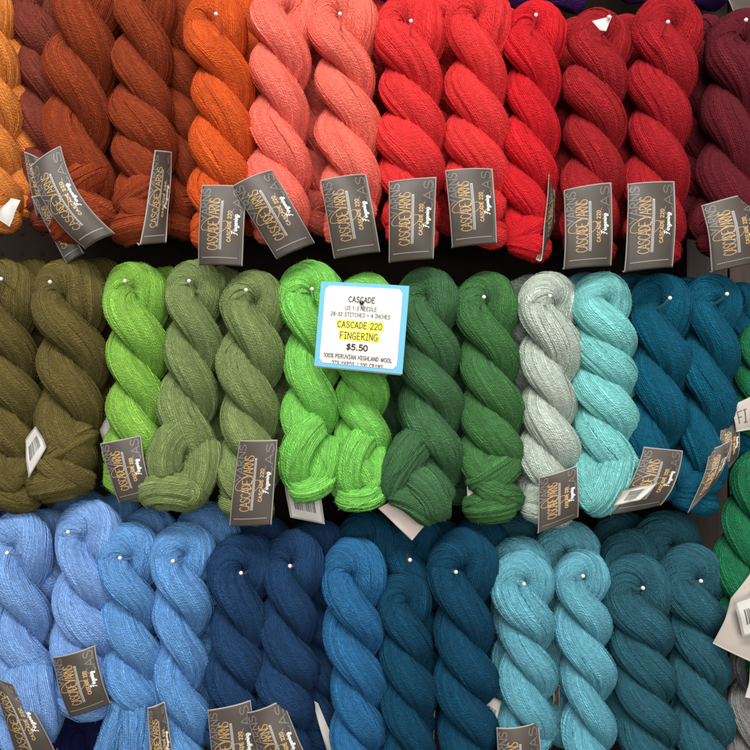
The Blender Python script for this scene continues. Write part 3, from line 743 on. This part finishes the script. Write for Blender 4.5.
# ---- right edge
S_('em_a', 'emerald', [(762,324),(756,370),(752,440)], 44, 'small emerald skein at the right edge beside the ocean blue', y=20, lod=.8)
S_('em_b', 'emerald', [(766,452),(752,530),(742,650)], 56, 'emerald green skein at the right edge with a cream label round it', y=-10)
S_('em_c', 'emerald', [(770,610),(768,660),(765,700)], 44, 'piece of emerald skein below the cream label', y=-15, lod=.8)
S_('grey_a', 'grey', [(770,640),(756,700),(742,800)], 54, 'grey skein in the lower right corner', y=0)

# ------------------------------------------------------------------ labels gripping the skeins
add_label('peach_b', [(22,150),(40,158),(58,198),(34,214)], 'front', y=-6, bulge=4)
add_label('peach_a', [(10,198),(20,200),(8,226),(-6,216)], 'white', bulge=2, curl=False)
add_label('plum', [(30,196),(50,192),(80,250),(64,262)], 'front', y=-22, bulge=4)
add_label('rust_a', [(28,163),(58,143),(110,229),(80,245)], 'front', bulge=6, bow=-8, y=-50, lean=(0,4,0,0))
add_label('rust_b', [(155,150),(176,151),(166,241),(143,243)], 'front', bulge=3, y=-40, lean=(0,16,16,0))
add_label('orange_a', [(200,183),(245,184),(241,263),(196,262)], 'front')
add_label('coral_a', [(230,184),(271,166),(313,239),(274,256)], 'front', y=-42)
add_label('coral_b', [(320,179),(366,170),(380,248),(333,255)], 'front')
add_label('red_a', [(389,179),(437,175),(434,256),(389,259)], 'front')
add_label('red_b', [(446,168),(494,166),(498,240),(453,244)], 'front')
add_label('scarlet', [(548,176),(557,162),(556,222),(545,259)], 'front', y=-26, bulge=2, lean=(0,22,22,0))
add_label('crimson_a', [(567,187),(613,181),(615,262),(566,266)], 'front')
add_label('crimson_b', [(630,182),(678,179),(676,264),(627,269)], 'front', y=-46, bulge=5)
add_label('burgundy', [(706,203),(756,190),(768,258),(716,269)], 'front')
add_label('olive_a', [(24,440),(36,426),(47,447),(28,478)], 'barcode', y=-36, bulge=1, curl=False)
add_label('olive_d', [(98,424),(108,415),(112,438),(103,446)], 'white', y=10, bulge=1, curl=False)
add_label('lime', [(98,444),(138,436),(150,494),(116,503)], 'front', y=-40, bulge=5)
add_label('sage_b', [(238,441),(277,440),(271,524),(228,526)], 'front', y=-45, bulge=5)
add_label('neon_a', [(286,462),(294,460),(322,478),(324,524),][0:0] or [(284,484),(320,492),(325,524),(290,518)], 'barcode', y=-8, bulge=2, curl=False)
add_label('forest_a', [(378,508),(394,500),(424,526),(412,541)], 'pink', y=-12, bulge=1, curl=False)
add_label('forest_b', [(464,446),(468,500),(490,520),(478,524)], 'white', y=-12, bulge=1, curl=False)
add_label('silver', [(540,478),(578,466),(580,517),(539,533)], 'front', y=-38, bulge=4)
add_label('aqua', [(614,506),(622,490),(660,483),(640,500)], 'barcode', y=-44, bulge=1, curl=False)
add_label('ocean_a', [(645,447),(684,451),(664,505),(612,515)], 'front', y=-37, bulge=4, bow=4)
add_label('ocean_back3', [(722,424),(740,421),(741,458),(718,482)], 'front', y=-14, bulge=3, curl=False)
add_label('ocean_b', [(712,450),(734,440),(716,484),(690,514)], 'front', y=-34, bulge=3, curl=False, bow=3)
add_label('peri_a', [(-22,668),(8,688),(52,756),(14,776)], 'front', y=-44, bow=6)
add_label('peri_b', [(48,661),(91,649),(107,706),(65,720)], 'front')
add_label('corn_b', [(148,709),(165,702),(177,776),(152,784)], 'front', y=-40, lean=(0,8,8,0), bulge=4)
add_label('navy_a', [(206,713),(249,704),(262,782),(214,788)], 'front', y=-36)
add_label('navy_b', [(244,718),(281,704),(314,778),(272,790)], 'front', y=-42)
add_label('navy_back1', [(312,700),(318,704),(338,752),(330,762)], 'white', y=10, bulge=1, curl=False)
add_label('pea_back1', [(420,672),(436,676),(434,756),(418,760)], 'plain', y=18, bulge=1, curl=False)
add_label('pea_back2', [(488,694),(502,702),(492,738),(480,728)], 'barcode', y=0, bulge=1, curl=False)
add_label('turq_a', [(498,732),(541,727),(545,800),(500,806)], 'front', y=-38)
add_label('turq_back2', [(554,684),(560,686),(560,706),(553,704)], 'plain', y=10, bulge=1, curl=False)
add_label('em_a', [(732,406),(738,432),(762,428),(762,392)], 'cream', y=-20, bulge=3, curl=False)
add_label('em_b', [(734,600),(764,560),(764,668),(716,646)], 'cream', y=-44, bulge=5, curl=False)
add_label('em_b', [(734,602),(770,590),(776,628),(744,638)], 'barcode', y=-54, bulge=2, curl=False)
add_label('row0_12', [(716,-30),(764,-10),(764,2),(735,14)], 'plain', y=20, bulge=1, curl=False)
add_label('grey_a', [(752,668),(768,660),(768,700),(746,698)], 'white', y=-32, bulge=1, curl=False)

# ------------------------------------------------------------------ hooks
HOOK = {}
def sphere(c, r, n=10, m=14):
    V, F = [], []
    for i in range(n+1):
        for j in range(m):
            a_ = math.pi*i/n; b2 = 2*math.pi*j/m
            V.append((c[0]+r*math.sin(a_)*math.cos(b2), c[1]+r*math.cos(a_), c[2]+r*math.sin(a_)*math.sin(b2)))
    for i in range(n):
        for j in range(m): F.append((i*m+j, i*m+(j+1) % m, (i+1)*m+(j+1) % m, (i+1)*m+j))
    return V, F
def rod(pts, r, m=10):
    pts = np.array(pts, float); T = np.gradient(pts, axis=0); T /= np.linalg.norm(T, axis=1)[:, None]
    V, F = [], []
    for p, t in zip(pts, T):
        a_ = np.cross(t, (1, 0, 0)); a_ /= np.linalg.norm(a_); b2 = np.cross(t, a_)
        for j in range(m): V.append(p+r*(math.cos(2*math.pi*j/m)*a_+math.sin(2*math.pi*j/m)*b2))
    for i in range(len(pts)-1):
        for j in range(m): F.append((i*m+j, i*m+(j+1) % m, (i+1)*m+(j+1) % m, (i+1)*m+j))
    return V, F
def hook(bx, by, what, y=-.048, wall=.185):
    e = W(bx, by, y); h = thing('peg_hook', 'metal hook with pale ball tip '+what, 'hook', 'metal hooks holding the yarn')
    h.location = (e[0], wall, e[2]-.006)
    pts = [(e[0], wall-.001, e[2]-.006), (e[0], .08, e[2]-.008), (e[0], 0, e[2]-.008), (e[0], -.02, e[2]-.007), (e[0], y+.012, e[2]-.004), (e[0], y, e[2])]
    V, F = rod(pts, .0014); mesh_np('rod', V, F, M_metal, h)
    V, F = sphere(e, .0019); mesh_np('ball_tip', V, F, M_tip, h)
    c = (e[0], wall-.002, e[2]-.006)
    V, F = rod([(e[0], wall-.0005, c[2]), (e[0], wall-.004, c[2])], .008, 14); mesh_np('wall_plate', V, F, M_metal, h)
for bx, by, what in [(216,14,'on the bright orange skein'), (340,14,'on the coral skein nearest the red ones'), (411,21,'on the first bright red skein'), (536,15,'on the slim scarlet skein'),
    (609,17,'through the scrap of clear plastic'), (668,22,'on the large crimson skein'), (746,20,'on the burgundy skein'),
    (1,279,'at the left edge on the olive skein'), (50,282,'on the second olive skein'), (125,281,'on the lime skein'), (189,281,'on the first sage skein'), (246,290,'on the sage skein left of the neon green'),
    (312,289,'just left of the price card'), (484,297,'on the forest green skein left of the pale grey'), (550,296,'on the pale grey green skein'), (670,298,'on the left ocean blue skein'),
    (727,294,'on the right ocean blue skein'), (7,553,'on the leftmost periwinkle skein'), (68,532,'on the second periwinkle skein'), (120,558,'on the left cornflower skein'), (173,561,'on the right cornflower skein'),
    (241,573,'on the left navy skein'), (290,566,'on the right navy skein'), (410,560,'above the low hanging peacock skein'), (456,572,'on the large peacock skein'),
    (524,584,'on the left turquoise skein'), (583,576,'on the right turquoise skein'), (643,588,'on the left dark teal skein'), (701,581,'on the right dark teal skein')]:
    hook(bx, by, what, wall=.105 if bx > 680 else .185)

# scrap of plastic on the crimson hook
V = [W(592,21,-.043), W(612,16,-.046), W(606,31,-.043), W(600,30,-.042)]
V2 = [v+np.array([0, .0004, 0]) for v in V]
o = mesh_np('plastic_scrap', V+V2, [(0,1,2,3),(7,6,5,4),(0,4,5,1),(1,5,6,2),(2,6,7,3),(3,7,4,0)], M_plastic, smooth=False)
o['label'] = 'torn scrap of clear plastic caught on the hook of a crimson skein'; o['category'] = 'plastic scrap'

# ------------------------------------------------------------------ price card
pc = thing('price_card', 'square blue bordered price card reading $5.50 in front of the neon green skeins', 'price sign')
cc = [W(321,281,-.052), W(409.5,285.5,-.050), W(402.5,374,-.056), W(314,365.5,-.058)]
pc.location = (cc[0]+cc[2])/2
sm_ = np.linalg.norm(cc[1]-cc[0])*1000; tm_ = np.linalg.norm(cc[3]-cc[0])*1000
nrm = np.cross(cc[1]-cc[0], cc[3]-cc[0]); nrm /= np.linalg.norm(nrm)
if nrm[1] > 0: nrm = -nrm
def fc(s, t, off=0.0):
    return bilin(cc, s, t)+nrm*(off-.0015*(2*s-1)**2-.001*(2*t-1)**2)
def sheet(name, outline, off, th, mat, n=None):
    """solid card piece with outline [(s,t)...]"""
    k = len(outline)
    V = [fc(s, t, off) for s, t in outline]+[fc(s, t, off-th) for s, t in outline]
    ce = len(V); V += [fc(.5, .5, off), fc(.5, .5, off-th)]
    F = []
    for i in range(k):
        j = (i+1) % k; F += [(ce, i, j), (ce+1, k+j, k+i), (i, k+i, k+j, j)]
    return mesh_np(name, V, F, mat, pc, smooth=False)
def edge(s0, s1, t0, t1, n=14):
    L1 = [(s, t0) for s in np.linspace(s0, s1, n)[:-1]]+[(s1, t) for t in np.linspace(t0, t1, n)[:-1]]
    return L1+[(s, t1) for s in np.linspace(s1, s0, n)[:-1]]+[(s0, t) for t in np.linspace(t1, t0, n)[:-1]]
def rnd(s0, s1, t0, t1, r=.035):
    out = []
    for (cx, cy, a0) in ((s1-r, t0+r, -90), (s1-r, t1-r, 0), (s0+r, t1-r, 90), (s0+r, t0+r, 180)):
        for q in range(7):
            a_ = math.radians(a0+q*15); out.append((cx+r*math.cos(a_), cy+r*math.sin(a_)))
    return out
sheet('blue_border', edge(0, 1, 0, 1), 0, .0012, M_blue)
sheet('backing_board', edge(.01, .985, -.012, .99), -.0016, .0025, M_cream)
def gridsheet(name, s0, s1, t0, t1, off, mat, r=.04, n=20):
    V, F = [], []
    for i in range(n+1):
        t = t0+(t1-t0)*i/n; d = min(t-t0, t1-t); ins = r-math.sqrt(max(0, r*r-(r-d)**2)) if d < r else 0
        for s in np.linspace(s0+ins, s1-ins, n+1): V.append(fc(s, t, off))
    for i in range(n):
        for j in range(n): k = i*(n+1)+j; F.append((k, k+1, k+n+2, k+n+1))
    return mesh_np(name, V, F, mat, pc, smooth=False)
def finer(t0, t1, k=6): return sorted(set(list(np.linspace(t0, t1, k))))
face = gridsheet('white_face', .055, .93, .045, .955, .0003, M_cardface)
ink = Ink(fc, sm_, tm_)
ink.quad([(.215,.452),(.745,.452),(.745,.56),(.215,.56)], 1, .0005)
ink.quad([(.25,.325),(.71,.325),(.71,.442),(.25,.442)], 1, .0005)
ink.quad([(.33,.20),(.60,.20),(.60,.30),(.33,.30)], 2, .0005)
ink.quad([(.885,.12),(.91,.12),(.91,.19),(.885,.19)], 2, .0005)
rj = random.Random(3)
def ctext(txt, uc, v, width, h, wmm, mi=0, clip=None):
    ls, Wd = layout(txt, 1.1)
    for l in ls:
        s = uc-width/2+width*l[:, 0]/Wd; t = 1-(v+h/2)+h*l[:, 1]/6+rj.uniform(-.001, .001)
        if clip is not None:
            st = np.stack([s, t], 1); fine = []
            for i in range(len(st)-1):
                fine += [st[i]+(st[i+1]-st[i])*q for q in np.linspace(0, 1, 8)[:-1]]
            fine.append(st[-1]); run = []
            for p in fine+[None]:
                if p is not None and p[1] > clip: run.append(p)
                else:
                    if len(run) > 2: ink.stroke(np.array(run), wmm, mi, .0008)
                    run = []
            continue
        ink.stroke(np.stack([s, t], 1), wmm, mi, .0008)
ctext('CASCADE', .475, .194, .295, .062, .75)
ctext('US 1-3 NEEDLE', .475, .298, .355, .045, .42)
ctext('28-32 STITCHES = 4 INCHES', .475, .374, .67, .042, .42)
ctext('CASCADE 220', .475, .492, .50, .07, .85)
ctext('FINGERING', .475, .618, .425, .075, .85)
ctext('$5.50', .465, .748, .235, .062, 1.35)
ctext('100% PERUVIAN HIGHLAND WOOL', .485, .862, .77, .045, .5)
ctext('273 YARDS / 100 GRAMS', .485, .945, .58, .05, .5, clip=.052)
ink.build('lettering', [M_ink_black, M_yellow, M_stain], pc)
hp = fc(.478, .768, .0)
h = thing('peg_hook', 'dark hook tip poking through the price card', 'hook', 'metal hooks holding the yarn'); h.location = (hp[0], .184, hp[2])
V, F = rod([(hp[0], .183, hp[2]), (hp[0], 0, hp[2]), (hp[0], hp[1]-.004, hp[2])], .0014); mesh_np('rod', V, F, M_metal, h)
V, F = sphere((hp[0], hp[1]-.004, hp[2]), .0022); mesh_np('ball_tip', V, F, metal_mat('dark_steel', (.08,.08,.08), .4), h)
